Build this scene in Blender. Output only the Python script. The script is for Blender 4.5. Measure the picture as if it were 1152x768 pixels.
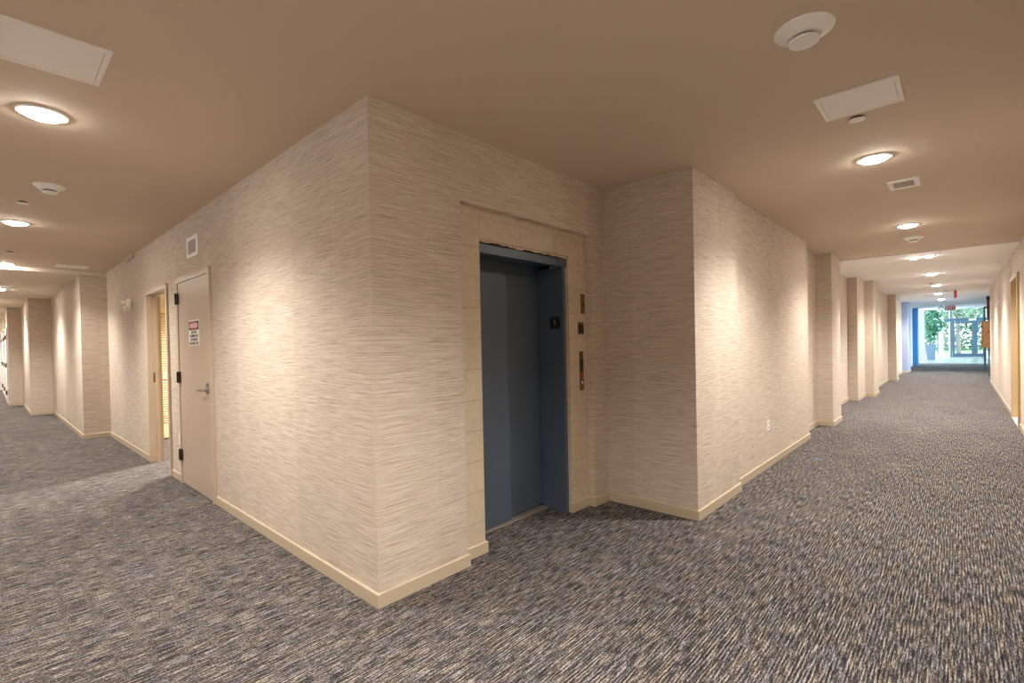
import bpy, bmesh, math, random
from mathutils import Vector, Matrix
random.seed(7)
S = bpy.context.scene
COL = S.collection
for o in list(bpy.data.objects): bpy.data.objects.remove(o)

# ------------------------------------------------------------------ camera
def make_camera():
    cx, cy, cz = -1.3576, -2.2283, 1.3521
    f, yaw, pit, rol = 546.47, 0.745811, -0.011306, -0.020695
    fw = Vector((math.cos(yaw)*math.cos(pit), math.sin(yaw)*math.cos(pit), math.sin(pit)))
    r = fw.cross(Vector((0, 0, 1))).normalized(); u = r.cross(fw)
    r2 = r*math.cos(rol) + u*math.sin(rol); u2 = -r*math.sin(rol) + u*math.cos(rol)
    cd = bpy.data.cameras.new('camera'); co = bpy.data.objects.new('camera', cd); COL.objects.link(co)
    m = Matrix((r2, u2, -fw)).transposed().to_4x4(); m.translation = Vector((cx, cy, cz))
    co.matrix_world = m
    cd.sensor_fit = 'HORIZONTAL'; cd.sensor_width = 36.0; cd.lens = f/1152*36
    cd.shift_x = 0.42/1152; cd.shift_y = 9.65/1152
    cd.clip_start = 0.02; cd.clip_end = 300
    S.camera = co
make_camera()

# ------------------------------------------------------------------ light and exposure
EXPOSURE = 0.0
LAMP_W = 320.0
LAMP_COLOUR = (1.0, 0.958, 0.905)
SKY_COLOUR = (0.62, 0.82, 1.0)
SKY_STRENGTH = 10.0
S.view_settings.view_transform = 'Standard'
S.view_settings.look = 'None'
S.view_settings.exposure = EXPOSURE
S.view_settings.gamma = 1.0
S.view_settings.use_curve_mapping = False
w = bpy.data.worlds.new('world'); S.world = w; w.use_nodes = True
bg = w.node_tree.nodes['Background']; bg.inputs[0].default_value = (*SKY_COLOUR, 1); bg.inputs[1].default_value = SKY_STRENGTH
S.cycles.max_bounces = 12
S.cycles.diffuse_bounces = 7
S.cycles.transparent_max_bounces = 16
S.cycles.sample_clamp_indirect = 6.0
S.cycles.caustics_reflective = False; S.cycles.caustics_refractive = False
sun = bpy.data.lights.new('sun', 'SUN'); sun.energy = 2.5; sun.angle = 0.02; sun.color = (1, 0.95, 0.88)
suno = bpy.data.objects.new('sun', sun); COL.objects.link(suno); suno.rotation_euler = (math.radians(38), math.radians(-20), 0)

H = 2.65          # ceiling height
HL = 2.595         # lower ceiling, left corridor
HR = 2.632         # lower ceiling, right corridor
HV = 3.10         # entrance hall

# ------------------------------------------------------------------ materials
def new_mat(name):
    m = bpy.data.materials.new(name); m.use_nodes = True
    nt = m.node_tree; b = nt.nodes['Principled BSDF']
    return m, nt, b
def simple(name, col, rough=0.5, metal=0.0, emit=None, estr=0.0, spec=None, var=0.04, vscale=6.0):
    m, nt, b = new_mat(name)
    b.inputs['Roughness'].default_value = rough
    b.inputs['Metallic'].default_value = metal
    if spec is not None: b.inputs['Specular IOR Level'].default_value = spec
    n = nt.nodes.new('ShaderNodeTexNoise'); n.inputs['Scale'].default_value = vscale; n.inputs['Detail'].default_value = 3
    g = nt.nodes.new('ShaderNodeNewGeometry'); nt.links.new(g.outputs['Position'], n.inputs['Vector'])
    mx = nt.nodes.new('ShaderNodeMix'); mx.data_type = 'RGBA'
    mx.inputs[6].default_value = (*[c*(1-var) for c in col], 1); mx.inputs[7].default_value = (*[min(1, c*(1+var)) for c in col], 1)
    nt.links.new(n.outputs['Fac'], mx.inputs[0]); nt.links.new(mx.outputs[2], b.inputs['Base Color'])
    if emit:
        b.inputs['Emission Color'].default_value = (*emit, 1); b.inputs['Emission Strength'].default_value = estr
    return m
def math_node(nt, op, a, b=None, c=None):
    n = nt.nodes.new('ShaderNodeMath'); n.operation = op
    for i, v in enumerate((a, b, c)):
        if v is None: continue
        if isinstance(v, (int, float)): n.inputs[i].default_value = v
        else: nt.links.new(v, n.inputs[i])
    return n.outputs[0]
def combine(nt, x, y, z=0.0):
    n = nt.nodes.new('ShaderNodeCombineXYZ')
    for i, v in enumerate((x, y, z)):
        if isinstance(v, (int, float)): n.inputs[i].default_value = v
        else: nt.links.new(v, n.inputs[i])
    return n.outputs[0]
def ramp(nt, fac, stops):
    r = nt.nodes.new('ShaderNodeValToRGB'); e = r.color_ramp.elements
    while len(e) < len(stops): e.new(0.5)
    for i, (p, c) in enumerate(stops):
        e[i].position = p; e[i].color = (*c, 1)
    nt.links.new(fac, r.inputs[0]); return r.outputs[0]
def noise(nt, vec, scale=1.0, detail=2.0, rough=0.5):
    n = nt.nodes.new('ShaderNodeTexNoise'); n.inputs['Scale'].default_value = scale
    n.inputs['Detail'].default_value = detail; n.inputs['Roughness'].default_value = rough
    nt.links.new(vec, n.inputs['Vector']); return n.outputs['Fac']
def mixc(nt, fac, a, b, mode='MIX'):
    m = nt.nodes.new('ShaderNodeMix'); m.data_type = 'RGBA'; m.blend_type = mode
    for i, v in ((0, fac), (6, a), (7, b)):
        if isinstance(v, (int, float)): m.inputs[i].default_value = v
        elif isinstance(v, tuple): m.inputs[i].default_value = (*v, 1)
        else: nt.links.new(v, m.inputs[i])
    return m.outputs[2]

def wallpaper():
    m, nt, b = new_mat('woven_wallpaper')
    g = nt.nodes.new('ShaderNodeNewGeometry'); s = nt.nodes.new('ShaderNodeSeparateXYZ')
    nt.links.new(g.outputs['Position'], s.inputs[0])
    u = math_node(nt, 'ADD', s.outputs[0], s.outputs[1]); z = s.outputs[2]
    n1 = noise(nt, combine(nt, math_node(nt, 'MULTIPLY', u, 3.2), math_node(nt, 'MULTIPLY', z, 170.0)), 1, 3, 0.6)
    n2 = noise(nt, combine(nt, math_node(nt, 'MULTIPLY', u, 9.0), math_node(nt, 'MULTIPLY', z, 400.0), 3.3), 1, 2, 0.6)
    v = math_node(nt, 'ADD', math_node(nt, 'MULTIPLY', n1, 0.52), math_node(nt, 'MULTIPLY', n2, 0.48))
    c = ramp(nt, v, [(0.36, (0.385, 0.297, 0.212)), (0.48, (0.575, 0.483, 0.390)), (0.63, (0.722, 0.640, 0.553))])
    # each drop of paper is cut from a slightly different roll
    drop = math_node(nt, 'FLOOR', math_node(nt, 'DIVIDE', math_node(nt, 'ADD', u, 0.12), 0.53))
    wn = nt.nodes.new('ShaderNodeTexWhiteNoise'); wn.noise_dimensions = '1D'; nt.links.new(drop, wn.inputs['W'])
    f = math_node(nt, 'ADD', math_node(nt, 'MULTIPLY', wn.outputs[0], 0.07), 0.94)
    c2 = mixc(nt, 1.0, c, combine(nt, f, f, f), 'MULTIPLY')
    nt.links.new(c2, b.inputs['Base Color'])
    b.inputs['Roughness'].default_value = 0.75; b.inputs['Specular IOR Level'].default_value = 0.25
    bp = nt.nodes.new('ShaderNodeBump'); bp.inputs['Strength'].default_value = 0.35; bp.inputs['Distance'].default_value = 0.002
    nt.links.new(v, bp.inputs['Height']); nt.links.new(bp.outputs[0], b.inputs['Normal'])
    return m
def carpet():
    m, nt, b = new_mat('streaked_carpet')
    g = nt.nodes.new('ShaderNodeNewGeometry'); s = nt.nodes.new('ShaderNodeSeparateXYZ')
    nt.links.new(g.outputs['Position'], s.inputs[0])
    x, y = s.outputs[0], s.outputs[1]
    mul = lambda a, k: math_node(nt, 'MULTIPLY', a, k)
    n1 = noise(nt, combine(nt, mul(x, 9.0), mul(y, 125.0)), 1, 2, 0.55)
    n2 = noise(nt, combine(nt, mul(x, 40.0), mul(y, 260.0), 5.0), 1, 2, 0.6)
    n3 = noise(nt, combine(nt, mul(x, 140.0), mul(y, 200.0), 9.0), 1, 1, 0.5)
    wob = noise(nt, combine(nt, mul(x, 5.0), mul(y, 9.0), 1.0), 1, 2, 0.5)
    row = math_node(nt, 'SINE', math_node(nt, 'ADD', mul(y, 460.0), mul(wob, 7.0)))
    v = math_node(nt, 'ADD', math_node(nt, 'ADD', mul(n1, 0.42), mul(n2, 0.30)), math_node(nt, 'ADD', mul(n3, 0.28), mul(row, 0.028)))
    n4 = noise(nt, combine(nt, mul(x, 1.6), mul(y, 2.6), 2.0), 1, 3, 0.6)
    v2 = math_node(nt, 'ADD', v, mul(math_node(nt, 'SUBTRACT', n4, 0.5), 0.05))
    c = ramp(nt, v2, [(0.41, (0.012, 0.010, 0.013)), (0.475, (0.044, 0.039, 0.041)), (0.53, (0.125, 0.109, 0.100)), (0.61, (0.44, 0.39, 0.34))])
    n5 = noise(nt, combine(nt, mul(x, 3.5), mul(y, 30.0), 7.0), 1, 2, 0.5)
    tint = ramp(nt, n5, [(0.38, (0.80, 0.88, 1.15)), (0.5, (1.0, 1.0, 1.0)), (0.62, (1.12, 0.97, 0.80))])
    c2 = mixc(nt, 0.40, c, mixc(nt, 1.0, c, tint, 'MULTIPLY'))
    nt.links.new(c2, b.inputs['Base Color'])
    b.inputs['Roughness'].default_value = 0.95; b.inputs['Specular IOR Level'].default_value = 0.1
    bp = nt.nodes.new('ShaderNodeBump'); bp.inputs['Strength'].default_value = 0.5; bp.inputs['Distance'].default_value = 0.004
    nt.links.new(v, bp.inputs['Height']); nt.links.new(bp.outputs[0], b.inputs['Normal'])
    return m
def painted_block():
    m, nt, b = new_mat('painted_block')
    g = nt.nodes.new('ShaderNodeNewGeometry'); s = nt.nodes.new('ShaderNodeSeparateXYZ')
    nt.links.new(g.outputs['Position'], s.inputs[0])
    br = nt.nodes.new('ShaderNodeTexBrick')
    br.inputs['Scale'].default_value = 1.0; br.inputs['Brick Width'].default_value = 0.40; br.inputs['Row Height'].default_value = 0.1975
    br.inputs['Mortar Size'].default_value = 0.0022; br.inputs['Mortar Smooth'].default_value = 0.3; br.offset = 0.0
    br.inputs['Color1'].default_value = (0.57, 0.47, 0.345, 1); br.inputs['Color2'].default_value = (0.60, 0.495, 0.365, 1)
    br.inputs['Mortar'].default_value = (0.42, 0.34, 0.25, 1)
    vec = combine(nt, math_node(nt, 'ADD', s.outputs[0], -0.03), math_node(nt, 'ADD', s.outputs[2], -0.012))
    nt.links.new(vec, br.inputs['Vector'])
    n = noise(nt, g.outputs['Position'], 25, 4, 0.6)
    c = mixc(nt, 0.35, br.outputs['Color'], mixc(nt, 1.0, br.outputs['Color'], ramp(nt, n, [(0.3, (0.75, 0.75, 0.75)), (0.6, (1.08, 1.08, 1.08))]), 'MULTIPLY'))
    nt.links.new(c, b.inputs['Base Color']); b.inputs['Roughness'].default_value = 0.6
    bp = nt.nodes.new('ShaderNodeBump'); bp.inputs['Strength'].default_value = 0.6; bp.inputs['Distance'].default_value = 0.003; bp.invert = True
    nt.links.new(br.outputs['Fac'], bp.inputs['Height']); nt.links.new(bp.outputs[0], b.inputs['Normal'])
    return m
def tile_mat():
    m, nt, b = new_mat('entrance_tile')
    g = nt.nodes.new('ShaderNodeNewGeometry')
    br = nt.nodes.new('ShaderNodeTexBrick'); br.offset = 0.0
    br.inputs['Scale'].default_value = 1.0; br.inputs['Brick Width'].default_value = 0.6; br.inputs['Row Height'].default_value = 0.6
    br.inputs['Mortar Size'].default_value = 0.006
    br.inputs['Color1'].default_value = (0.50, 0.50, 0.42, 1); br.inputs['Color2'].default_value = (0.42, 0.45, 0.37, 1); br.inputs['Mortar'].default_value = (0.3, 0.3, 0.27, 1)
    nt.links.new(g.outputs['Position'], br.inputs['Vector']); nt.links.new(br.outputs['Color'], b.inputs['Base Color'])
    b.inputs['Roughness'].default_value = 0.25
    return m
def glass_mat():
    m, nt, b = new_mat('clear_glass'); nt.nodes.remove(b)
    out = nt.nodes['Material Output']
    t = nt.nodes.new('ShaderNodeBsdfTransparent'); t.inputs[0].default_value = (0.93, 0.97, 0.95, 1)
    gl = nt.nodes.new('ShaderNodeBsdfGlossy'); gl.inputs['Roughness'].default_value = 0.02
    fr = nt.nodes.new('ShaderNodeFresnel'); fr.inputs[0].default_value = 1.45
    mx = nt.nodes.new('ShaderNodeMixShader'); nt.links.new(fr.outputs[0], mx.inputs[0])
    nt.links.new(t.outputs[0], mx.inputs[1]); nt.links.new(gl.outputs[0], mx.inputs[2]); nt.links.new(mx.outputs[0], out.inputs[0])
    return m
M = dict(
    paper=wallpaper(), carpet=carpet(), block=painted_block(), tile=tile_mat(), glass=glass_mat(),
    ceil=simple('tan_ceiling_paint', (0.635, 0.53, 0.425), 0.85, var=0.015, vscale=1.5),
    ceil2=simple('cream_ceiling_paint', (0.72, 0.65, 0.55), 0.85, var=0.015, vscale=1.5),
    ceil3=simple('white_ceiling_paint', (0.88, 0.87, 0.86), 0.85, var=0.015, vscale=1.5),
    base=simple('beige_trim_paint', (0.53, 0.43, 0.31), 0.38, var=0.02),
    door=simple('taupe_door_paint', (0.500, 0.390, 0.300), 0.35, var=0.02, vscale=3),
    frame=simple('taupe_frame_paint', (0.53, 0.42, 0.32), 0.35, var=0.02),
    tan=simple('tan_jamb_paint', (0.50, 0.36, 0.18), 0.45, var=0.03),
    louvre=simple('cream_louvre_paint', (0.72, 0.60, 0.36), 0.45, var=0.02),
    roomwall=simple('cream_room_paint', (0.70, 0.60, 0.42), 0.8),
    blue=simple('slate_blue_enamel', (0.072, 0.096, 0.132), 0.36, var=0.07, vscale=2.5),
    blue_shaded=simple('shaded_slate_enamel', (0.036, 0.052, 0.08), 0.4, var=0.05, vscale=2.5),  # slate blue enamel darkened to hold the shade under the elevator header
    black=simple('black_metal', (0.012, 0.012, 0.014), 0.4),
    hinge=simple('dark_bronze_metal', (0.045, 0.035, 0.03), 0.4, metal=0.6),
    chrome=simple('brushed_chrome', (0.62, 0.62, 0.64), 0.22, metal=1.0),
    bronze=simple('aged_brass', (0.20, 0.125, 0.055), 0.42, metal=0.55, var=0.12, vscale=40),
    white=simple('white_plastic', (0.88, 0.87, 0.84), 0.4, var=0.01),
    whitemetal=simple('white_enamel', (0.90, 0.88, 0.86), 0.5, var=0.01),
    grille=simple('grey_grille', (0.52, 0.47, 0.44), 0.6),
    pale=simple('pale_wall_paint', (0.78, 0.76, 0.74), 0.8),
    pier=simple('taupe_pier_paint', (0.42, 0.38, 0.36), 0.8),
    periwinkle=simple('periwinkle_skylight_tint', (0.36, 0.40, 0.62), 0.7),  # bluish skylight on the far pier, put into its colour
    azure=simple('azure_skylight_tint', (0.06, 0.25, 0.62), 0.6),  # strong blue skylight near the entrance, painted as the pier colour
    framegrey=simple('slate_aluminium', (0.10, 0.16, 0.23), 0.4, metal=0.2),
    wood=simple('varnished_wood', (0.42, 0.17, 0.06), 0.4, var=0.3, vscale=12),
    maroon=simple('maroon_cloth', (0.16, 0.035, 0.03), 0.8, var=0.4, vscale=9),
    red=simple('red_paint', (0.62, 0.03, 0.035), 0.4, var=0.02),
    redlit=simple('red_lit_letters', (0.8, 0.05, 0.05), 0.4, emit=(1.0, 0.06, 0.05), estr=1.2),
    ink=simple('black_ink', (0.02, 0.02, 0.02), 0.5),
    leaf=simple('leaf_green', (0.10, 0.30, 0.17), 0.6, var=0.5, vscale=5),
    leaf2=simple('tree_leaf_green', (0.17, 0.24, 0.15), 0.7, var=0.5, vscale=3),
    bark=simple('grey_bark', (0.13, 0.12, 0.11), 0.9, var=0.2),
    pot=simple('slate_planter', (0.15, 0.20, 0.28), 0.5),
    soil=simple('dark_soil', (0.05, 0.035, 0.025), 0.9),
    paving=simple('pale_paving', (0.30, 0.29, 0.27), 0.8, var=0.08, vscale=2),
    grass=simple('lawn_green', (0.12, 0.2, 0.08), 0.9, var=0.3, vscale=4),
    iron=simple('dark_railing', (0.10, 0.12, 0.11), 0.6),
    lens=simple('lit_lamp_lens', (0.9, 0.9, 0.88), 0.4, emit=(1.0, 0.94, 0.84), estr=175.0),
    lens_cool=simple('lit_cool_lamp_lens', (0.9, 0.9, 0.9), 0.4, emit=(1.0, 0.96, 0.93), estr=210.0),
    steel=simple('steel_sill', (0.42, 0.37, 0.31), 0.4, metal=0.6),
)

# ------------------------------------------------------------------ mesh helpers
def box(bm, x0, x1, y0, y1, z0, z1, bev=0.0):
    x0, x1 = min(x0, x1), max(x0, x1); y0, y1 = min(y0, y1), max(y0, y1); z0, z1 = min(z0, z1), max(z0, z1)
    vs = [bm.verts.new(p) for p in ((x0,y0,z0),(x1,y0,z0),(x1,y1,z0),(x0,y1,z0),(x0,y0,z1),(x1,y0,z1),(x1,y1,z1),(x0,y1,z1))]
    fs = [bm.faces.new([vs[i] for i in f]) for f in ((0,3,2,1),(4,5,6,7),(0,1,5,4),(1,2,6,5),(2,3,7,6),(3,0,4,7))]
    if bev > 0:
        es = {e for f in fs for e in f.edges}
        bmesh.ops.bevel(bm, geom=list(es), offset=bev, segments=2, affect='EDGES', profile=0.5)
    return bm
def cyl(bm, p0, p1, r0, r1=None, n=20, caps=True):
    r1 = r0 if r1 is None else r1
    p0, p1 = Vector(p0), Vector(p1); d = (p1-p0).normalized()
    a = d.orthogonal().normalized(); b = d.cross(a)
    A = [bm.verts.new(p0 + (a*math.cos(t)+b*math.sin(t))*r0) for t in [2*math.pi*i/n for i in range(n)]]
    B = [bm.verts.new(p1 + (a*math.cos(t)+b*math.sin(t))*r1) for t in [2*math.pi*i/n for i in range(n)]]
    for i in range(n): bm.faces.new((A[i], A[(i+1) % n], B[(i+1) % n], B[i]))
    if caps: bm.faces.new(A[::-1]); bm.faces.new(B)
    return bm
def lathe(bm, c, prof, n=32):
    """prof: (radius, z) pairs, first and last may have radius 0; axis = world z through c"""
    rings = []
    for r, z in prof:
        if r == 0: rings.append([bm.verts.new((c[0], c[1], c[2]+z))])
        else: rings.append([bm.verts.new((c[0]+r*math.cos(2*math.pi*i/n), c[1]+r*math.sin(2*math.pi*i/n), c[2]+z)) for i in range(n)])
    for a, b in zip(rings, rings[1:]):
        for i in range(n):
            j = (i+1) % n
            if len(a) == 1 and len(b) == 1: break
            if len(a) == 1: bm.faces.new((a[0], b[i], b[j]))
            elif len(b) == 1: bm.faces.new((a[i], b[0], a[j]))
            else: bm.faces.new((a[i], b[i], b[j], a[j]))
    return bm
def obj(name, bm, mat, parent=None, smooth=False):
    bmesh.ops.recalc_face_normals(bm, faces=bm.faces[:])
    me = bpy.data.meshes.new(name); bm.to_mesh(me); bm.free()
    me.materials.append(M[mat] if isinstance(mat, str) else mat)
    if smooth:
        for p in me.polygons: p.use_smooth = True
        try: me.set_sharp_from_angle(angle=math.radians(35))
        except Exception: pass
    o = bpy.data.objects.new(name, me); COL.objects.link(o)
    if parent is not None:
        o.parent = parent; o.matrix_parent_inverse = Matrix.Translation(-parent.location)
    return o
def B(): return bmesh.new()
def tag(o, label, cat, group=None):
    o['label'] = label; o['category'] = cat
    if group: o['group'] = group
    return o
def thing(name, label, cat, loc, group=None):
    o = bpy.data.objects.new(name, None); COL.objects.link(o); o.location = loc; o.empty_display_size = 0.1
    return tag(o, label, cat, group)
def struct(name, bm, mat, label=None):
    o = obj(name, bm, mat); o['kind'] = 'structure'
    if label: o['label'] = label; o['category'] = name.split('_')[0]
    return o
def structroot(name, label, loc):
    o = thing(name, label, name.split('_')[0], loc); o['kind'] = 'structure'; return o
def boxes(lst):
    bm = B()
    for b in lst: box(bm, *b)
    return bm
def text_mesh(name, body, size, mat, parent, loc, xdir, updir, depth=0.0006, bold=0.0, maxw=None):
    cu = bpy.data.curves.new('txt', 'FONT'); cu.body = body; cu.size = size; cu.align_x = 'CENTER'; cu.align_y = 'CENTER'
    cu.extrude = depth; cu.offset = bold; cu.resolution_u = 3
    t = bpy.data.objects.new('txt', cu); COL.objects.link(t)
    dg = bpy.context.evaluated_depsgraph_get(); me = bpy.data.meshes.new_from_object(t.evaluated_get(dg))
    bpy.data.objects.remove(t)
    xs = [v.co.x for v in me.vertices]; sx = 1.0
    if maxw and xs and (max(xs)-min(xs)) > maxw: sx = maxw/(max(xs)-min(xs))
    xd, ud = Vector(xdir).normalized(), Vector(updir).normalized(); nd = xd.cross(ud)
    mt = Matrix((xd, ud, nd)).transposed().to_4x4(); mt.translation = Vector(loc)
    me.transform(mt @ Matrix.Diagonal((sx, 1, 1, 1)))
    me.materials.clear(); me.materials.append(M[mat]); me.name = name
    o = bpy.data.objects.new(name, me); COL.objects.link(o)
    o.parent = parent
    root = parent
    base = Vector((0, 0, 0))
    while root is not None:
        if root.type == 'EMPTY': base = root.location.copy(); break
        root = root.parent
    o.matrix_parent_inverse = Matrix.Translation(-base) if parent.type == 'EMPTY' else Matrix.Identity(4)
    return o
def sub(o, parent):
    """attach an already built mesh (world coordinates) under a part that itself sits under an Empty"""
    o.parent = parent; o.matrix_parent_inverse = Matrix.Identity(4); return o

# ------------------------------------------------------------------ room shell
struct('floor_carpet', boxes([(-2.5, 30.5, -3.6, 0.30, -0.1, 0.0), (-2.5, 0.30, 0.30, 27.0, -0.1, 0.0), (0.30, 3.4, 3.6, 7.4, -0.1, 0.0), (0.30, 2.5, 0.30, 0.75, -0.1, 0.0)]), 'carpet', 'dark streaked loop carpet running through both corridors').name = 'floor'
struct('floor_tile', boxes([(30.5, 41.0, -3.6, 2.5, -0.1, 0.0)]), 'tile', 'pale greenish tile floor of the entrance hall')
# ceilings
struct('ceiling', boxes([(-2.5, 8.4, -3.6, 0.15, H, H+0.2), (-2.5, 0.15, 0.15, 7.93, H, H+0.2)]), 'ceil', 'tan painted ceiling over the corner of the corridors')
struct('ceiling_left', boxes([(-2.5, 0.15, 7.93, 27.0, HL, H+0.2)]), 'ceil2', 'slightly lower cream ceiling at the end of the left corridor')
struct('ceiling_right', boxes([(8.4, 30.5, -3.6, 0.15, HR, H+0.2)]), 'ceil3', 'slightly lower white ceiling along the far right corridor')
struct('ceiling_entrance', boxes([(30.5, 41.0, -3.6, 2.5, HV, HV+0.1), (30.4, 30.5, -3.6, 2.5, HR, HV+0.1)]), 'pale', 'white ceiling above the glazed entrance hall')

# left corridor wall, wallpaper, two door openings
T = 0.12
DA = (2.635, 3.65, 2.055)      # closed door opening y0,y1,top
DB = (4.115, 5.055, 2.055)     # open doorway
struct('wall_left', boxes([(0, T, 0.0, DA[0], 0, H), (0, T, DA[0], DA[1], DA[2], H), (0, T, DA[1], DB[0], 0, H),
                           (0, T, DB[0], DB[1], DB[2], H), (0, T, DB[1], 7.93, 0, H)]), 'paper', 'woven beige wallpaper wall with two doors in the left corridor')
struct('wall_left_far', boxes([(-0.335, T, 7.93, 12.9, 0, HL), (-0.70, T, 12.9, 16.2, 0, HL), (-0.95, T, 16.2, 25.4, 0, HL)]), 'paper', 'stepped wallpapered piers at the end of the left corridor')
struct('wall_left_end', boxes([(-2.5, -0.95, 25.2, 25.4, 0, HL)]), 'pale', 'pale end wall of the left corridor')
struct('wall_outer', boxes([(-2.45, -2.3, -3.0, 25.2, 0, HL)]), 'paper', 'wallpapered outer wall of the left corridor')
# elevator wall
N0, N1, NZ, ND = 0.62, 2.035, 2.235, 0.06
E0, E1, EZ = 0.83, 1.80, 2.045
struct('wall_elevator', boxes([(T, N0, 0.0, 0.25, 0, H), (N1, 2.25, 0.0, 0.25, 0, H), (N0, N1, 0.0, 0.25, NZ, H)]), 'paper', 'wallpapered wall around the elevator niche')
struct('wall_niche', boxes([(N0, E0, ND, 0.25, 0, NZ), (E1, N1, ND, 0.25, 0, NZ), (E0, E1, ND, 0.25, EZ, NZ)]), 'block', 'beige painted block wall around the elevator opening')
struct('wall_shaft', boxes([(0.4, 2.4, 0.62, 0.72, 0, H), (0.4, 0.5, 0.25, 0.62, 0, H), (2.3, 2.4, 0.25, 0.62, 0, H), (0.4, 2.4, 0.25, 0.72, H-0.2, H)]), 'black')
# right corridor, left hand side
RS = [(2.25, 3.195, -0.77), (3.195, 6.17, -0.722), (6.17, 7.42, -0.585), (7.42, 8.12, -0.79), (8.12, 11.24, -0.45),
      (11.24, 12.3, -0.62), (12.3, 13.1, -0.79), (13.1, 17.4, -0.60), (17.4, 18.05, -0.80), (18.05, 21.9, -0.62)]
bm = B()
for x0, x1, y in RS:
    if x0 < 8.4 < x1: pass
    box(bm, x0, x1, y, 0.15 if x0 > 2.3 else 0.25, 0, H if x1 < 8.4 else HR)
struct('wall_right_inner', bm, 'paper', 'stepped wallpapered wall and piers along the right corridor')
struct('wall_periwinkle', boxes([(21.9, 23.2, -0.80, 0.15, 0, HR)]), 'periwinkle', 'far pier of the right corridor, coloured lavender by painted-in skylight')
struct('wall_pale', boxes([(23.2, 27.5, -0.62, 0.15, 0, HR)]), 'pale')
struct('wall_azure', boxes([(27.5, 28.25, -0.80, 0.15, 0, HR)]), 'azure', 'pier near the glazed entrance, coloured blue by painted-in skylight')
struct('wall_entrance_pier', boxes([(32.4, 33.0, -0.84, -0.45, 0, HV)]), 'pier', 'pale pier at the edge of the glazed entrance')
# right hand wall of the right corridor
YR = -2.855
DC = (8.70, 9.86, 2.20)
struct('wall_right', boxes([(-2.45, DC[0], YR-0.15, YR, 0, H), (DC[0], DC[1], YR-0.15, YR, DC[2], H), (DC[1], 18.0, YR-0.15, YR, 0, H)]), 'paper', 'wallpapered wall on the right edge of the right corridor')
struct('wall_entrance_right', boxes([(18.0, 41.0, -3.5, -3.4, 0, 0.35), (18.0, 41.0, -3.5, -3.4, 2.35, HV+0.1), (18.0, 19.0, -3.5, -3.4, 0.35, 2.35),
                                     (24.0, 25.2, -3.5, -3.4, 0.35, 2.35), (31.0, 32.0, -3.5, -3.4, 0.35, 2.35), (18.0, 18.1, -3.4, YR-0.15, 0, H)]), 'pale', 'pale wall with added daylight windows beside the entrance hall')
# service room behind the open doorway
struct('wall_room', boxes([(T, 3.3, 3.78, 3.88, 0, H), (T, 3.3, 6.85, 6.95, 0, H), (3.2, 3.3, 3.88, 6.85, 0, H)]), 'roomwall')
struct('ceiling_room', boxes([(T+0.005, 3.3, 3.7, 7.0, H, H+0.1)]), 'roomwall')

# ------------------------------------------------------------------ baseboards
def baseboard(name, path, h=0.074, t=0.013, label='beige painted baseboard'):
    pts = [Vector((p[0], p[1])) for p in path]
    nrm = []
    for a, b in zip(pts, pts[1:]):
        d = (b-a).normalized(); nrm.append(Vector((d.y, -d.x)))
    def off(i, k):
        if i == 0: return pts[0] + nrm[0]*k
        if i == len(pts)-1: return pts[-1] + nrm[-1]*k
        n1, n2 = nrm[i-1], nrm[i]
        return pts[i] + (n1+n2)*k if abs(n1.dot(n2)) < 0.5 else pts[i] + n1*k
    prof = [(0, 0), (t, 0), (t, h-0.004), (t-0.004, h), (0, h)]
    bm = B(); rings = []
    for i in range(len(pts)):
        rings.append([bm.verts.new((*off(i, k), z+0.0005)) for k, z in prof])
    n = len(prof)
    for a, b in zip(rings, rings[1:]):
        for j in range(n): bm.faces.new((a[j], a[(j+1) % n], b[(j+1) % n], b[j]))
    bm.faces.new(rings[0]); bm.faces.new(rings[-1][::-1])
    struct(name, bm, 'base', label)
baseboard('baseboard_left', [(-0.95, 25.2), (-0.95, 16.2), (-0.70, 16.2), (-0.70, 12.9), (-0.335, 12.9), (-0.335, 7.93), (0, 7.93), (0, 5.10)])
baseboard('baseboard_between', [(0, 4.07), (0, 3.70)])
baseboard('baseboard_corner', [(0, 2.59), (0, 0), (N0, 0), (N0, ND), (E0, ND), (E0, 0.10)])
baseboard('baseboard_right_inner', [(E1, 0.10), (E1, ND), (N1, ND), (N1, 0), (2.25, 0), (2.25, -0.77), (3.195, -0.77), (3.195, -0.722), (6.17, -0.722), (6.17, -0.585),
    (7.42, -0.585), (7.42, -0.79), (8.12, -0.79), (8.12, -0.45), (11.24, -0.45), (11.24, -0.62), (12.3, -0.62), (12.3, -0.79), (13.1, -0.79), (13.1, -0.60),
    (17.4, -0.60), (17.4, -0.80), (18.05, -0.80), (18.05, -0.62), (21.9, -0.62), (21.9, -0.80), (23.2, -0.80), (23.2, -0.62), (27.5, -0.62)])
baseboard('baseboard_right', [(18.0, YR), (DC[1]+0.05, YR)])
baseboard('baseboard_right_near', [(DC[0]-0.05, YR), (-2.3, YR)])
baseboard('baseboard_outer', [(-2.3, YR), (-2.3, 25.2)])

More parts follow.
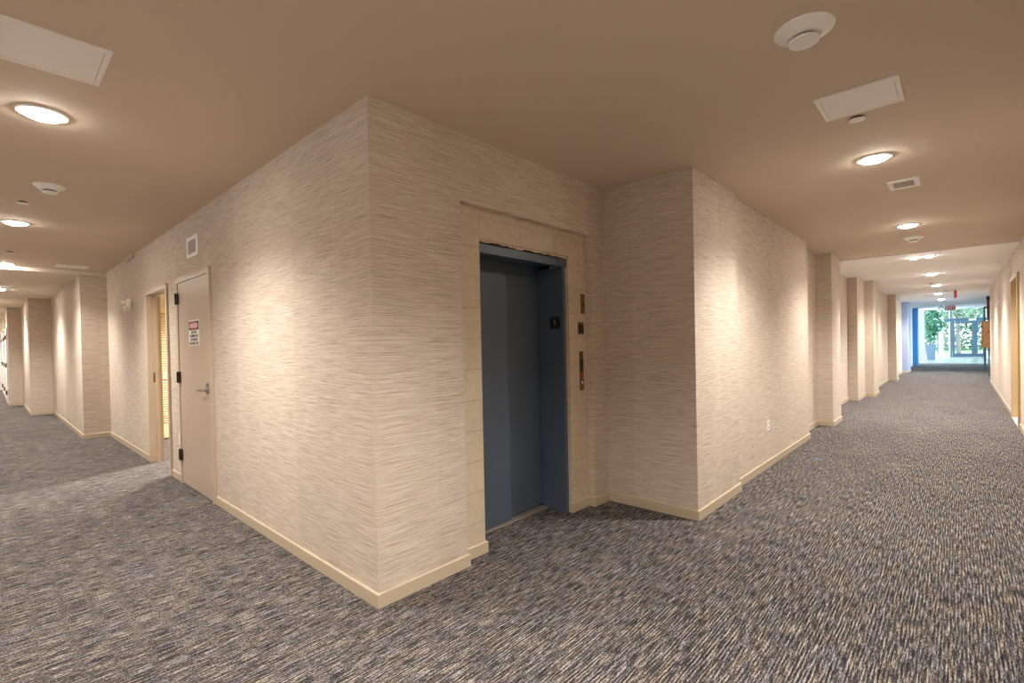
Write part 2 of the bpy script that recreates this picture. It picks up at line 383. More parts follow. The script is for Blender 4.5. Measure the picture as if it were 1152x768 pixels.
# ------------------------------------------------------------------ doors
def frame_x(bm, y0, y1, top, fw=0.05, proj=0.022, depth=T, stop=True):
    """hollow metal frame around an opening in the wall x = 0; the corridor lies towards -x"""
    e = 0.004
    for a, b in ((y0-fw+0.01, y0+0.012), (y1-0.012, y1+fw-0.01)):
        box(bm, -proj, depth+0.002, a, b, 0.001, top+fw-0.01, 0.0)
    box(bm, -proj, depth+0.002, y0+0.012, y1-0.012, top-0.012, top+fw-0.01)
    if stop:
        box(bm, depth*0.42, depth*0.72, y0+0.012, y0+0.030, 0.001, top-0.012)
        box(bm, depth*0.42, depth*0.72, y1-0.030, y1-0.012, 0.001, top-0.012)
        box(bm, depth*0.42, depth*0.72, y0+0.030, y1-0.030, top-0.030, top-0.012)
def lever(parent, y, z, x0, sgn, mats=('chrome', 'chrome')):
    """lever handle on a face x = x0 whose outside is -x; lever points towards sgn*y"""
    r = B(); cyl(r, (x0, y, z), (x0-0.010, y, z), 0.032, n=28); cyl(r, (x0-0.010, y, z), (x0-0.014, y, z), 0.032, 0.026, n=28)
    ro = obj('handle_rose', r, 'chrome', smooth=True); sub(ro, parent)
    l = B(); cyl(l, (x0-0.012, y, z), (x0-0.062, y, z), 0.013, n=16)
    pts = [(x0-0.056, y, z), (x0-0.060, y+sgn*0.03, z+0.003), (x0-0.058, y+sgn*0.07, z+0.002), (x0-0.054, y+sgn*0.115, z-0.004)]
    rr = [0.013, 0.011, 0.010, 0.011]
    for (a, b, ra, rb) in zip(pts, pts[1:], rr, rr[1:]): cyl(l, a, b, ra, rb, n=14)
    lo = obj('handle_lever', l, 'chrome', smooth=True); sub(lo, parent)
    k = B(); cyl(k, (x0, y, z+0.055), (x0-0.018, y, z+0.055), 0.016, n=20)
    ko = obj('lock_cylinder', k, 'chrome', smooth=True); sub(ko, parent)

d1 = structroot('door_1', 'closed taupe door with a danger sign and chrome lever handle', (0, 3.14, 0))
fb = B(); frame_x(fb, *DA, stop=False); obj('frame', fb, 'frame', d1)
leafb = box(B(), -0.014, 0.030, DA[0]+0.016, DA[1]-0.016, 0.012, DA[2]-0.016, 0.002)
leaf = obj('door_leaf', leafb, 'door', d1)
# children of a part keep world coordinates relative to the same root offset
def under_leaf(o, part): o.parent = part; o.matrix_parent_inverse = Matrix.Identity(4)
DX = -0.014
class _P: pass
lever(leaf, DA[0]+0.085, 1.000, DX, +1)
lp = box(B(), DX-0.003, DX+0.02, DA[0]+0.0165, DA[0]+0.030, 0.93, 1.07); under_leaf(obj('latch_plate', lp, 'hinge'), leaf)
for z in (0.30, 1.09, 1.885):
    hb = B(); cyl(hb, (-0.032, DA[1]-0.010, z-0.055), (-0.032, DA[1]-0.010, z+0.055), 0.012, n=14)
    box(hb, -0.030, -0.0235, DA[1]-0.010, DA[1]+0.022, z-0.055, z+0.055); box(hb, -0.030, -0.0145, DA[1]-0.045, DA[1]-0.010, z-0.055, z+0.055)
    obj('hinge', hb, 'hinge', d1)
SY0, SY1, SZ0, SZ1 = 2.945, 3.255, 1.405, 1.645
# sign: portrait plate about 0.25 wide
SY0, SY1 = 2.93, 3.27
sg = box(B(), DX-0.003, DX, SY0, SY1, SZ0, SZ1+0.003, 0.0008); sgo = obj('warning_sign', sg, 'whitemetal'); under_leaf(sgo, leaf); sgo.parent = d1; sgo.matrix_parent_inverse = Matrix.Translation(-d1.location)
def under_sign(name, bm, mat): o = obj(name, bm, mat); o.parent = sgo; o.matrix_parent_inverse = Matrix.Identity(4); return o
sx = DX-0.003
under_sign('black_panel', box(B(), sx-0.0008, sx, SY0+0.012, SY1-0.012, 1.553, 1.634), 'ink')
ov = B(); n = 32
cyl(ov, (sx-0.0008, 0, 0), (sx-0.0016, 0, 0), 1.0, n=40)
for v in ov.verts: v.co.y = 3.10+v.co.y*0.145; v.co.z = 1.5935+v.co.z*0.034
under_sign('red_oval', ov, 'red')
yc = (SY0+SY1)/2
def stxt(body, size, z, mat, bold, maxw, x): return text_mesh('lettering', body, size, mat, sgo, (x, yc, z), (0, -1, 0), (0, 0, 1), 0.0004, bold, maxw)
stxt('DANGER', 0.058, 1.5935, 'whitemetal', 0.0015, 0.23, sx-0.0019)
for i, t_ in enumerate(('ELEVATOR', 'EQUIPMENT IND', 'AUTHORIZED', 'PERSONNEL ONLY')):
    stxt(t_, 0.036, 1.530-0.035*i, 'ink', 0.0008, (0.19, 0.29, 0.23, 0.30)[i], sx-0.0004)

d2 = structroot('door_2', 'open doorway with taupe frame beside the closed danger door', (0, 4.585, 0))
fb = B(); frame_x(fb, *DB); obj('frame', fb, 'frame', d2)
sp = box(B(), 0.030, 0.055, DB[1]-0.0135, DB[1]-0.0118, 0.98, 1.10); obj('strike_plate', sp, 'bronze', d2)
# open leaf swung back against the room side of the wall, out of view
lf = box(B(), T+0.026, T+0.066, 3.90, 4.10, 0.012, 2.03, 0.002)

# louvred closet door in the room
lv = thing('louvered_door', 'cream louvered closet door seen through the open doorway', 'door', (0.62, 6.80, 0.0))
fr = B()
LX0, LX1, LY = 0.16, 1.06, 6.80
for a, b in ((LX0, LX0+0.045), (0.585, 0.635), (LX1-0.045, LX1)): box(fr, a, b, LY-0.035, LY, 0.03, 2.03)
for z0, z1 in ((0.03, 0.22), (0.93, 1.03), (1.95, 2.03)): 
    for a, b in ((LX0+0.045, 0.585), (0.635, LX1-0.045)): box(fr, a, b, LY-0.035, LY, z0, z1)
obj('frame', fr, 'louvre', lv)
sl = B()
for a, b in ((LX0+0.045, 0.585), (0.635, LX1-0.045)):
    for z0, z1 in ((0.22, 0.93), (1.03, 1.95)):
        k = int((z1-z0)/0.036)
        for i in range(k):
            z = z0+0.012+(z1-z0-0.02)*i/k
            vs = [sl.verts.new(p) for p in ((a, LY-0.032, z), (b, LY-0.032, z), (b, LY-0.006, z+0.022), (a, LY-0.006, z+0.022), (a, LY-0.032, z-0.007), (b, LY-0.032, z-0.007), (b, LY-0.006, z+0.015), (a, LY-0.006, z+0.015))]
            for f in ((0,1,2,3), (7,6,5,4), (0,4,5,1), (3,2,6,7), (0,3,7,4), (1,5,6,2)): sl.faces.new([vs[j] for j in f])
obj('slats', sl, 'louvre', lv)
obj('backing', box(B(), LX0+0.01, LX1-0.01, LY, LY+0.01, 0.05, 2.0), 'tan', lv)
lf.free()

d3 = structroot('door_3', 'recessed tan doorway in the wall at the right edge', (9.28, YR, 0))
fb = B()
x0, x1, tp = DC
for a, b in ((x0-0.045, x0+0.012), (x1-0.012, x1+0.045)): box(fb, a, b, YR-0.17, YR+0.028, 0.001, tp+0.04)
box(fb, x0+0.012, x1-0.012, YR-0.17, YR+0.028, tp-0.012, tp+0.04)
obj('frame', fb, 'tan', d3)
obj('door_leaf', box(B(), x0+0.014, x1-0.014, YR-0.145, YR-0.105, 0.02, tp-0.014, 0.002), 'door', d3)
obj('threshold', box(B(), x0+0.012, x1-0.012, YR-0.15, YR+0.02, 0.0005, 0.016, 0.003), 'whitemetal', d3)

# far doors of the left corridor, seen edge-on
for i, (y0, lab) in enumerate(((17.0, 'nearest of the three far doors seen edge-on in the left corridor'), (19.2, 'middle of the three far doors seen edge-on in the left corridor'), (21.6, 'farthest of the three far doors seen edge-on in the left corridor'))):
    d = structroot('door_%d' % (i+4), lab, (-0.95, y0+0.5, 0))
    fb = B()
    for a, b in ((y0-0.05, y0), (y0+0.95, y0+1.0)): box(fb, -0.975, -0.951, a, b, 0.001, 2.10)
    box(fb, -0.975, -0.951, y0, y0+0.95, 2.05, 2.10)
    obj('frame', fb, 'whitemetal', d)
    obj('door_leaf', box(B(), -0.966, -0.951, y0+0.004, y0+0.946, 0.012, 2.046), 'whitemetal', d)
    for z in (0.32, 1.07, 1.83):
        hb = B(); cyl(hb, (-0.990, y0+0.004, z-0.06), (-0.990, y0+0.004, z+0.06), 0.017, n=12); box(hb, -0.985, -0.9752, y0-0.03, y0+0.004, z-0.06, z+0.06)
        obj('hinge', hb, 'hinge', d)

# ------------------------------------------------------------------ elevator
el = thing('elevator_entrance', 'slate blue two-leaf elevator door in a blue steel frame', 'elevator', (1.29, 0.2, 0))
fb = B()
box(fb, E0+0.002, E0+0.030, 0.085, 0.290, 0.001, 1.96); box(fb, 1.755, E1-0.012, 0.085, 0.330, 0.001, 1.96)
obj('frame', fb, 'blue', el)
obj('header', boxes([(E0+0.002, E1-0.004, 0.075, 0.115, 1.96, 2.018), (E0+0.002, E1-0.004, 0.115, 0.29, 1.985, 2.018)]), 'blue', el)
obj('transom', boxes([(E0+0.002, 1.36, 0.290, 0.300, 1.90, 2.018), (1.33, 1.755, 0.325, 0.335, 1.90, 2.018)]), 'blue_shaded', el)  # shade below the header is in the darker colour of this plate
obj('door_leaf', box(B(), E0-0.06, 1.335, 0.300, 0.325, 0.022, 1.935, 0.002), 'blue', el)
obj('door_leaf', box(B(), 1.25, 1.80, 0.338, 0.363, 0.022, 1.935, 0.002), 'blue', el)
obj('sill', box(B(), E0+0.03, 1.755, 0.275, 0.40, 0.0005, 0.014, 0.002), 'steel', el)
pl = obj('floor_plate', box(B(), 1.751, 1.755, 0.115, 0.215, 1.470, 1.566, 0.001), 'black', el)
text_mesh('floor_number', '1', 0.06, 'grille', pl, (1.7504, 0.165, 1.518), (0, 1, 0), (0, 0, 1), 0.0004).matrix_parent_inverse = Matrix.Identity(4)
# mortar gap and broken edge above the header
rg = B()
xs = [E0+0.002+ (E1-E0-0.006)*i/26 for i in range(27)]
for a, b in zip(xs, xs[1:]):
    hgt = random.uniform(0.006, 0.022)
    box(rg, a, b, 0.067+random.uniform(0, 0.01), 0.09, 2.0445-hgt, 2.0445)
obj('mortar_edge', rg, 'block', el)

def plate(name, label, x0, x1, z0, z1, extra):
    t = thing(name, label, 'panel', ((x0+x1)/2, ND, z0), None)
    p_ = obj('plate', box(B(), x0, x1, ND-0.006, ND, z0, z1, 0.0015), 'bronze', t)
    extra(t)
yf = ND-0.006
def ex1(t):
    b = B(); cyl(b, (1.99, yf, 1.665), (1.99, yf-0.004, 1.665), 0.011, n=18); obj('key_lock', b, 'hinge', t)
def ex2(t):
    b = box(B(), 1.925, 1.990, yf-0.002, yf, 1.44, 1.505); obj('window', b, 'hinge', t)
    text_mesh('floor_number', '1', 0.035, 'red', t, (1.9575, yf-0.003, 1.4725), (1, 0, 0), (0, 0, 1), 0.0004, 0.001)
def ex3(t):
    for z, m_, r in ((1.085, 'red', 0.011), (1.03, 'white', 0.010)):
        b = B(); cyl(b, (1.957, yf, z), (1.957, yf-0.006, z), r, n=18); obj('button', b, m_, t, True)
    obj('inset', box(B(), 1.94, 1.974, yf-0.0015, yf, 1.12, 1.22), 'hinge', t)
plate('key_switch_panel', 'topmost of the three small brass plates beside the elevator', 1.965, 2.015, 1.595, 1.755, ex1)
plate('floor_indicator', 'square brass floor indicator between the two narrow elevator plates', 1.918, 1.997, 1.425, 1.525, ex2)
plate('call_button_panel', 'tall narrow brass call button plate beside the elevator', 1.930, 1.985, 0.965, 1.285, ex3)

# ------------------------------------------------------------------ wall fittings
v = thing('wall_vent', 'white framed square grille high on the wall above the danger door', 'vent', (0, 3.11, 2.34))
y0, y1, z0, z1 = 2.94, 3.29, 2.245, 2.44
obj('frame', boxes([(-0.012, 0, y0, y0+0.045, z0, z1), (-0.012, 0, y1-0.045, y1, z0, z1), (-0.012, 0, y0+0.045, y1-0.045, z0, z0+0.035), (-0.012, 0, y0+0.045, y1-0.045, z1-0.035, z1)]), 'whitemetal', v)
g_ = B()
for i in range(9): box(g_, -0.009, -0.003, y0+0.05+i*0.0285, y0+0.058+i*0.0285, z0+0.035, z1-0.035)
for i in range(9): box(g_, -0.0095, -0.0035, y0+0.045, y1-0.045, z0+0.040+i*0.0135, z0+0.044+i*0.0135)
box(g_, -0.003, -0.0005, y0+0.045, y1-0.045, z0+0.035, z1-0.035)
obj('grille', g_, 'grille', v)

el_ = thing('emergency_light', 'small white emergency light high on the wall left of the open doorway', 'light', (0, 6.08, 1.95))
obj('body', box(B(), -0.045, -0.0005, 6.03, 6.14, 1.93, 2.08, 0.008), 'white', el_, True)
for yy, zz in ((6.17, 2.045), (6.03, 1.955)):
    hb = B(); cyl(hb, (-0.045, yy-0.02, zz), (-0.085, yy, zz-0.012), 0.022, 0.030, n=22); obj('lamp_head', hb, 'white', el_, True)

def outlet_x(name, label, y, z, n=2):
    t = thing(name, label, 'outlet', (0, y, z))
    obj('plate', box(B(), -0.005, 0, y-0.036, y+0.036, z-0.057, z+0.057, 0.002), 'white', t)
    for dz in (-0.025, 0.025): obj('socket', box(B(), -0.0065, -0.005, y-0.014, y+0.014, z+dz-0.014, z+dz+0.014, 0.0005), 'white', t)
outlet_x('wall_outlet', 'white outlet plate between the two doors of the left corridor', 3.76, 0.44)
t = thing('wall_outlet', 'white outlet plate low on the wall of the right corridor', 'outlet', (4.27, -0.722, 0.44))
obj('plate', box(B(), 4.23, 4.302, -0.727, -0.722, 0.383, 0.497, 0.002), 'white', t)
for dz in (-0.025, 0.025): obj('socket', box(B(), 4.252, 4.28, -0.7285, -0.727, 0.44+dz-0.014, 0.44+dz+0.014, 0.0005), 'grille', t)
t = thing('floor_plug', 'small round blue-grey plug set in the right corridor carpet', 'plug', (4.90, -1.06, 0))
b = B(); lathe(b, (4.90, -1.06, 0), [(0, 0.001), (0.040, 0.001), (0.040, 0.005), (0.034, 0.008), (0, 0.008)]); obj('rim', b, 'framegrey', t, True)
b = B(); cyl(b, (4.90, -1.06, 0.008), (4.90, -1.06, 0.011), 0.012, n=16); obj('cap', b, 'black', t, True)
t = thing('wall_strobe', 'small pale strobe plate high on the far right wall', 'alarm', (13.6, YR, 2.0))
obj('plate', box(B(), 13.52, 13.70, YR, YR+0.02, 1.92, 2.08, 0.004), 'white', t); obj('lens', box(B(), 13.57, 13.65, YR+0.02, YR+0.05, 1.96, 2.04, 0.006), 'white', t)

# ------------------------------------------------------------------ ceiling fittings
LEFT_L = [(-0.70, -1.78), (-1.12, 1.40), (-1.13, 4.56), (-1.14, 7.75), (-1.16, 11.0), (-1.3, 14.2), (-1.45, 17.6), (-1.5, 21.0), (-1.5, 23.8)]
RIGHT_L = [(3.05, -1.78), (5.98, -1.79), (8.94, -1.69), (8.94, -1.87), (11.93, -1.80), (15.0, -1.79), (18.2, -1.75), (21.4, -1.75)]
NAMES_L = ['round lit downlight behind the camera at the corridor corner', 'largest lit downlight of the left corridor beside the access panel',
           'second lit downlight of the left corridor beyond the smoke detector', 'third lit downlight of the left corridor by the ceiling step']
NAMES_L += ['lit downlight in the lower ceiling, %s' % s for s in ('first beyond the step on the left', 'second beyond the step on the left', 'third beyond the step on the left', 'fourth beyond the step on the left', 'last before the left end wall')]
NAMES_R = ['nearest lit downlight in view in the right corridor', 'second lit downlight in view in the right corridor',
           'left one of the close pair of small downlights', 'right one of the close pair of small downlights', 'lit downlight just beyond the close pair', 'small lit downlight past the second smoke detector',
           'far lit downlight before the hanging sign', 'farthest lit downlight of the right corridor']
def downlight(x, y, zc, label, r=0.085, watts=LAMP_W, cone=138, cool=False):
    t = thing('ceiling_downlight', label, 'light', (x, y, zc), 'recessed ceiling downlights')
    a = B(); lathe(a, (x, y, zc), [(r, -0.001), (r+0.022, -0.001), (r+0.020, -0.008), (r, -0.011), (r, -0.001)], 36); obj('trim_ring', a, 'white', t, True)
    a = B(); lathe(a, (x, y, zc), [(0, -0.030), (r*0.45, -0.028), (r*0.80, -0.020), (r*0.97, -0.010), (r*0.98, -0.001), (0, -0.001)], 36); obj('lens', a, 'lens_cool' if cool else 'lens', t, True)
    L = bpy.data.lights.new('downlight_beam', 'SPOT'); L.energy = watts; L.color = (1.0, 0.96, 0.93) if cool else LAMP_COLOUR; L.shadow_soft_size = 0.06
    L.spot_size = math.radians(cone); L.spot_blend = 1.0
    lo = bpy.data.objects.new('downlight_beam', L); COL.objects.link(lo); lo.location = (0, 0, -0.075); lo.parent = t
for i, (x, y) in enumerate(LEFT_L): downlight(x, y, H if y < 7.93 else HL, NAMES_L[i], watts=LAMP_W*(1.5 if i == 0 else 1.0))
for i, (x, y) in enumerate(RIGHT_L):
    pair = i in (2, 3)
    downlight(x, y, H if x < 8.4 else HR, NAMES_R[i], 0.05 if pair else 0.085, LAMP_W*(0.6 if pair else 1.0)*(1.5 if x > 8.4 else 1.0), cool=x > 8.4)
downlight(1.38, 5.53, H, 'lit downlight inside the room behind the open doorway', 0.085, 900)

def detector(x, y, zc, r, label):
    t = thing('smoke_detector', label, 'smoke detector', (x, y, zc))
    a = B(); lathe(a, (x, y, zc), [(0, 0), (r, 0), (r, -0.006), (r*0.93, -0.010), (r*0.62, -0.034), (r*0.56, -0.036), (0, -0.036)], 40); obj('base', a, 'white', t, True)
    a = B(); lathe(a, (x, y, zc), [(0, -0.036), (r*0.42, -0.036), (r*0.42, -0.046), (0, -0.046)], 40); obj('sensing_gap', a, 'hinge', t, True)
    a = B(); lathe(a, (x, y, zc), [(0, -0.046), (r*0.52, -0.046), (r*0.50, -0.056), (r*0.30, -0.061), (0, -0.062)], 40); obj('cap', a, 'white', t, True)
detector(1.005, -1.755, H, 0.112, 'large white smoke detector on the ceiling nearest the top right')
detector(6.95, -1.79, H, 0.105, 'white smoke detector just beyond the second right corridor downlight')
detector(14.0, -1.745, HR, 0.11, 'small distant smoke detector in the right corridor')
detector(-0.995, 2.93, H, 0.095, 'white smoke detector on the left corridor ceiling')
def cover(x, y, zc, label, r=0.042):
    t = thing('sprinkler_cover', label, 'sprinkler', (x, y, zc), 'concealed sprinkler cover discs')
    a = B(); lathe(a, (x, y, zc), [(0, -0.012), (r, -0.012), (r, -0.015), (0, -0.016)], 32); obj('cover_disc', a, 'white', t, True)
    a = B(); lathe(a, (x, y, zc), [(0, 0), (r*0.7, 0), (r*0.7, -0.012), (0, -0.012)], 24); obj('stem', a, 'hinge', t, True)
cover(2.165, -1.79, H, 'small white sprinkler disc touching the right ceiling access panel')
cover(-1.115, 3.61, H, 'small sprinkler disc between the smoke detector and second left downlight')
cover(-1.12, 6.54, H, 'small sprinkler disc nearest the ceiling step on the left', 0.045)
cover(17.5, -1.92, HR, 'tiny far sprinkler disc left of the edge-on hanging sign', 0.06)
cover(23.0, -1.80, HR, 'farthest sprinkler disc near the exit sign', 0.06)

def access(name, label, x0, x1, y0, y1, zc, m=0.022, long='y', screws=False):
    t = thing(name, label, 'panel', ((x0+x1)/2, (y0+y1)/2, zc))
    obj('frame', boxes([(x0, x0+m, y0, y1, zc-0.010, zc-0.0005), (x1-m, x1, y0, y1, zc-0.010, zc-0.0005), (x0+m, x1-m, y0, y0+m, zc-0.010, zc-0.0005), (x0+m, x1-m, y1-m, y1, zc-0.010, zc-0.0005)]), 'whitemetal', t)
    obj('hatch', box(B(), x0+m+0.0015, x1-m-0.0015, y0+m+0.0015, y1-m-0.0015, zc-0.0095, zc-0.001, 0.001), 'whitemetal', t)
access('ceiling_access_panel', 'large white access panel cut by the top left edge', -1.345, -0.957, 0.444, 0.823, H)
access('ceiling_access_panel', 'white access panel in the right corridor ceiling before the first downlight', 1.728, 2.076, -2.016, -1.650, H)
def vent_c(name, label, x0, x1, y0, y1, zc, gx, gy):
    t = thing(name, label, 'vent', ((x0+x1)/2, (y0+y1)/2, zc))
    obj('frame', boxes([(x0, x0+gx, y0, y1, zc-0.010, zc-0.0005), (x1-gx, x1, y0, y1, zc-0.010, zc-0.0005), (x0+gx, x1-gx, y0, y0+gy, zc-0.010, zc-0.0005), (x0+gx, x1-gx, y1-gy, y1, zc-0.010, zc-0.0005)]), 'whitemetal', t)
    g = B(); box(g, x0+gx, x1-gx, y0+gy, y1-gy, zc-0.003, zc-0.0005); n = 9
    for i in range(n):
        xx = x0+gx+(x1-x0-2*gx)*(i+0.5)/n; box(g, xx-0.004, xx+0.004, y0+gy, y1-gy, zc-0.009, zc-0.003)
    obj('grille', g, 'grille', t)
vent_c('ceiling_vent', 'small white ceiling vent between the first two right corridor downlights', 3.813, 4.10, -1.990, -1.783, H, 0.05, 0.035)
access('ceiling_access_panel', 'thin white access panel beside the left ceiling step', -0.634, -0.273, 7.30, 7.62, H)
access('ceiling_access_panel', 'small white access panel beyond the step cut by the left edge', -1.40, -0.99, 10.2, 10.75, HL)
# small patch plate where ceiling meets wall
t = tag(obj('junction_cover', box(B(), -0.03, 0, 5.75, 6.25, H-0.05, H-0.002, 0.004), 'frame'), 'small beige cover strip at the ceiling edge above the emergency light', 'cover')

# ------------------------------------------------------------------ far end of the right corridor
def exit_sign(x, y, zc, label):
    t = thing('exit_sign', label, 'sign', (x, y, zc))
    obj('housing', box(B(), x-0.02, x+0.02, y-0.16, y+0.16, zc-0.22, zc-0.03, 0.004), 'red', t)
    obj('bracket', box(B(), x-0.015, x+0.015, y-0.04, y+0.04, zc-0.03, zc), 'white', t)
    text_mesh('lettering', 'EXIT', 0.17, 'whitemetal', t, (x-0.0215, y, zc-0.125), (0, -1, 0), (0, 0, 1), 0.001, 0.003, 0.27)
exit_sign(26.0, -1.93, HR, 'red exit sign hanging in front of the glazed entrance')
t = thing('emergency_light', 'tiny white twin emergency lamp left of the exit sign', 'light', (26.0, -1.66, HR))
obj('body', box(B(), 25.97, 26.03, -1.70, -1.60, HR-0.10, HR, 0.004), 'white', t)
for yy in (-1.71, -1.59):
    hb = B(); cyl(hb, (26.0, yy, HR-0.12), (25.93, yy, HR-0.13), 0.035, 0.045, n=16); obj('lamp_head', hb, 'white', t, True)
t = thing('hanging_sign', 'small red sign hung edge-on below the right corridor ceiling', 'sign', (17.1, -2.14, HR))
obj('panel', box(B(), 16.95, 17.25, -2.17, -2.11, HR-0.23, HR-0.04, 0.004), 'red', t); obj('bracket', box(B(), 17.06, 17.14, -2.16, -2.12, HR-0.04, HR), 'white', t)
text_mesh('lettering', 'EXIT', 0.16, 'whitemetal', t, (17.1, -2.1085, HR-0.135), (-1, 0, 0), (0, 0, 1), 0.001, 0.003, 0.26)

t = thing('wooden_cabinet', 'orange-brown wooden box mounted past the end of the right wall', 'cabinet', (20.7, -3.05, 0.93))
obj('body', box(B(), 20.56, 20.86, -3.35, -2.735, 0.93, 1.80, 0.006), 'wood', t)
obj('door', box(B(), 20.535, 20.56, -3.33, -2.755, 0.95, 1.78, 0.006), 'wood', t)
for z in (1.10, 1.62): obj('hinge', box(B(), 20.53, 20.58, -2.740, -2.722, z-0.03, z+0.03, 0.002), 'hinge', t)
b = B(); cyl(b, (20.535, -2.90, 1.45), (20.51, -2.90, 1.45), 0.02, n=14); obj('knob', b, 'hinge', t, True)
obj('leg', boxes([(20.7, 20.74, -3.34, -3.30, 0.0005, 0.93)]), 'iron', t)
obj('leg', boxes([(20.7, 20.74, -2.93, -2.89, 0.0005, 0.93)]), 'iron', t)
t = thing('hanging_banner', 'narrow maroon and black banner hanging above the wooden box', 'banner', (20.8, -2.97, 1.9))
b = B()
for i in range(10):
    yy = -2.87-0.022*i; box(b, 20.76+0.02*(i % 2), 20.80+0.02*(i % 2), yy-0.022, yy, 1.86, 2.52)
obj('cloth', b, 'maroon', t); obj('rail', box(B(), 20.74, 20.84, -3.12, -2.86, 2.50, 2.60), 'black', t)
t = thing('glass_side_door', 'narrow grey framed glass door leaf behind the wooden box', 'door', (25, -3.0, 0))
obj('frame', boxes([(24.98, 25.02, -2.955, -2.90, 0.001, 2.45), (24.98, 25.02, -3.38, -3.30, 0.001, 2.45), (24.98, 25.02, -3.30, -2.955, 2.37, 2.45), (24.98, 25.02, -3.30, -2.955, 0.001, 0.12), (24.98, 25.02, -3.07, -3.03, 0.12, 2.37)]), 'framegrey', t)
obj('pane', boxes([(24.995, 25.005, -3.03, -2.955, 0.12, 2.37), (24.995, 25.005, -3.30, -3.07, 0.12, 2.37)]), 'glass', t)

# glazed entrance at x = 39.5
XE = 39.5
win = structroot('window_1', 'full height glass wall of the entrance', (XE, -1.0, 0))
fr = B()
for y in (2.4, 0.6, -0.35, -1.28, -1.74): box(fr, XE-0.04, XE+0.04, y-0.03, y+0.03, 0.001, HV)
box(fr, XE-0.04, XE+0.04, -1.71, 2.4, HV-0.08, HV-0.001); box(fr, XE-0.04, XE+0.04, -1.71, 2.4, 0.001, 0.06); box(fr, XE-0.04, XE+0.04, -3.4, -1.77, HV-0.06, HV-0.001)
obj('window_frame', fr, 'whitemetal', win)
obj('pane', boxes([(XE-0.006, XE+0.006, -1.71, 2.4, 0.06, HV-0.08), (XE-0.006, XE+0.006, -3.4, -1.80, 2.46, HV-0.06)]), 'glass', win)
obj('mullion', box(B(), XE-0.06, XE+0.06, -1.85, -1.79, 2.40, HV-0.001), 'framegrey', win)
dd = structroot('door_7', 'slate framed double glass entrance doors at the corridor end', (XE, -2.5, 0))
fr = B()
box(fr, XE-0.08, XE+0.08, -3.4, -1.50, 2.22, 2.40); box(fr, XE-0.06, XE+0.06, -1.86, -1.77, 0.001, 2.22); 
obj('frame', fr, 'framegrey', dd)
for y1, y0 in ((-1.87, -2.895), (-2.895, -3.38)):
    f_ = boxes([(XE-0.03, XE+0.03, y1-0.11, y1, 0.012, 2.21), (XE-0.03, XE+0.03, y0, y0+0.16, 0.012, 2.21), (XE-0.03, XE+0.03, y0+0.16, y1-0.11, 2.10, 2.21), (XE-0.03, XE+0.03, y0+0.16, y1-0.11, 0.012, 0.24)])
    dl = obj('door_leaf', f_, 'framegrey', dd)
    p_ = obj('pane', box(B(), XE-0.005, XE+0.005, y0+0.16, y1-0.11, 0.24, 2.10), 'glass'); sub(p_, dl)
obj('door_closer', box(B(), XE-0.14, XE-0.081, -2.95, -2.62, 2.24, 2.36, 0.004), 'whitemetal', dd)
# side windows added out of view to bring daylight into the lobby
for i, (a, b_) in enumerate(((19.0, 24.0), (25.2, 31.0), (32.0, 39.4))):
    wr = structroot('window_%d' % (i+2), 'unseen side window added to daylight the lobby, number %d along the wall' % (i+1), ((a+b_)/2, -3.45, 0.35))
    obj('window_frame', boxes([(a, a+0.05, -3.48, -3.42, 0.35, 2.35), (b_-0.05, b_, -3.48, -3.42, 0.35, 2.35), (a+0.05, b_-0.05, -3.48, -3.42, 0.35, 0.40), (a+0.05, b_-0.05, -3.48, -3.42, 2.30, 2.35), ((a+b_)/2-0.025, (a+b_)/2+0.025, -3.48, -3.42, 0.40, 2.30)]), 'framegrey', wr)
    obj('pane', box(B(), a+0.05, b_-0.05, -3.453, -3.447, 0.40, 2.30), 'glass', wr)

# planter with a leafy shrub
def leaves(bm, c, r, n, size, sq=1.0):
    for _ in range(n):
        while True:
            v = Vector((random.uniform(-1, 1), random.uniform(-1, 1), random.uniform(-1, 1)))
            if v.length <= 1: break
        p = Vector(c) + Vector((v.x*r[0], v.y*r[1], v.z*r[2]))
        d = Vector((random.gauss(0, 1), random.gauss(0, 1), random.gauss(0, 0.6))).normalized(); e = d.orthogonal().normalized()
        s = size*random.uniform(0.6, 1.3)
        q = [p-d*s, p+e*s*0.45, p+d*s, p-e*s*0.45]
        vs = [bm.verts.new(k) for k in q]; top = bm.verts.new(p+d.cross(e)*s*0.15)
        for i in range(4): bm.faces.new((vs[i], vs[(i+1) % 4], top))
t = thing('potted_shrub', 'tall leafy green shrub in a slate planter by the entrance glass', 'plant', (35.0, -1.0, 0))
pb = B(); cx_, cy_ = 35.0, -1.0
vs0 = [(-0.19, -0.19), (0.19, -0.19), (0.19, 0.19), (-0.19, 0.19)]
r0 = [pb.verts.new((cx_+a*0.9, cy_+b*0.9, 0.001)) for a, b in vs0]; r1 = [pb.verts.new((cx_+a*1.12, cy_+b*1.12, 0.86)) for a, b in vs0]; r2 = [pb.verts.new((cx_+a*1.0, cy_+b*1.0, 0.86)) for a, b in vs0]; r3 = [pb.verts.new((cx_+a*1.0, cy_+b*1.0, 0.80)) for a, b in vs0]
for A_, B_ in ((r0, r1), (r1, r2), (r2, r3)):
    for i in range(4): pb.faces.new((A_[i], A_[(i+1) % 4], B_[(i+1) % 4], B_[i]))
pb.faces.new(r0[::-1]); pb.faces.new(r3)
obj('planter', pb, 'pot', t)
sb = B()
for k in range(5): cyl(sb, (cx_+random.uniform(-.08, .08), cy_+random.uniform(-.08, .08), 0.80), (cx_+random.uniform(-.2, .2), cy_+random.uniform(-.25, .2), 1.9), 0.014, 0.007, n=6)
obj('stems', sb, 'bark', t)
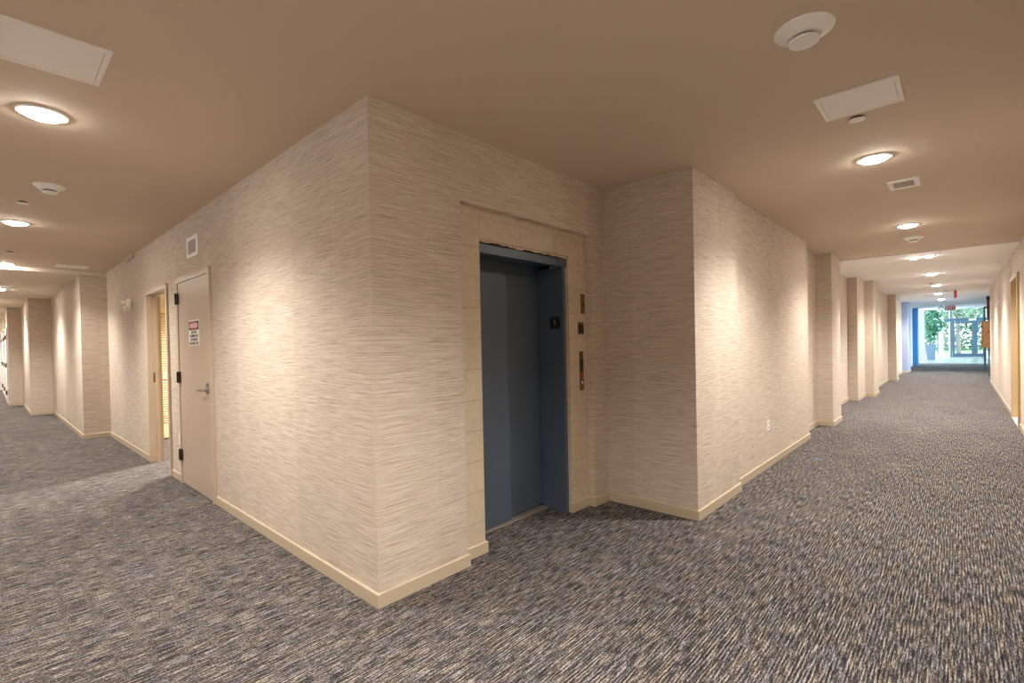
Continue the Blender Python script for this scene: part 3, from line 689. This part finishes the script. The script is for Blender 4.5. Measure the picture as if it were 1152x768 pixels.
lb = B(); leaves(lb, (cx_, cy_-0.08, 2.10), (0.40, 0.46, 0.75), 620, 0.10); leaves(lb, (cx_, cy_+0.03, 1.45), (0.22, 0.24, 0.45), 150, 0.09)
lo = obj('foliage', lb, 'leaf', t)

# outside
struct('ground_paving', boxes([(41.0, 52.0, -14, 12, -0.16, -0.02)]), 'paving', 'pale paving outside the entrance').name = 'ground'
struct('ground_lawn', boxes([(52.0, 90.0, -30, 40, -0.18, -0.03)]), 'grass', 'lawn beyond the entrance paving')
struct('ground_side', boxes([(15.0, 52.0, -20, -3.6, -0.2, -0.12)]), 'paving')
TREES = [(47.0, -2.15, 0.14, 5.0, 'slender grey trunked tree seen through the glass door'), (56.0, 0.6, 0.17, 6.0, 'leafy tree outside left of the glass doors'),
         (58.0, -4.6, 0.17, 6.0, 'leafy tree outside behind the right glass door'), (63.0, -1.6, 0.18, 6.5, 'broad tree farthest behind the entrance doors'), (64.0, 3.8, 0.18, 6.5, 'pale green tree outside at the left of the entrance glass')]
for x, y, r, h, lab in TREES:
    t = thing('tree', lab, 'tree', (x, y, -0.03), 'trees outside the entrance')
    tb = B(); cyl(tb, (x, y, -0.03), (x+0.1, y+0.08, h*0.5), r, r*0.75, n=12); cyl(tb, (x+0.1, y+0.08, h*0.5), (x, y, h*0.8), r*0.75, r*0.3, n=12)
    for k in range(5):
        a = k*1.26; cyl(tb, (x+0.1, y+0.08, h*(0.42+0.06*k)), (x+1.1*math.cos(a), y+1.1*math.sin(a), h*(0.62+0.06*k)), r*0.35, r*0.12, n=8)
    obj('trunk', tb, 'bark', t, True)
    lb = B(); leaves(lb, (x, y, h*0.78), (2.0, 2.0, h*0.30), 900, 0.22)
    obj('crown', lb, 'leaf2', t)
hb = B(); leaves(hb, (61.0, -2.0, 1.7), (0.9, 8.5, 2.4), 5200, 0.20)
tag(obj('hedge', hb, 'leaf2'), 'loose green hedge across the lawn behind the entrance glass', 'hedge')['kind'] = 'stuff'
rl = thing('metal_railing', 'dark lattice railing outside left of the entrance doors', 'railing', (45.0, -0.9, -0.02))
b = B()
for i in range(9): box(b, 44.97, 45.03, -1.75+0.22*i, -1.70+0.22*i, -0.019, 1.9)
obj('balusters', b, 'iron', rl); obj('rail', boxes([(44.98, 45.02, -1.78, 0.05, 1.9, 1.96), (44.98, 45.02, -1.78, 0.05, 0.45, 0.50), (44.98, 45.02, -1.78, 0.05, 0.95, 1.0), (44.98, 45.02, -1.78, 0.05, 1.42, 1.47)]), 'iron', rl)
struct('wall_outside_pier', boxes([(43.0, 43.4, -1.38, -1.13, -0.019, 1.75)]), 'pier', 'pinkish pale pier outside the glass')
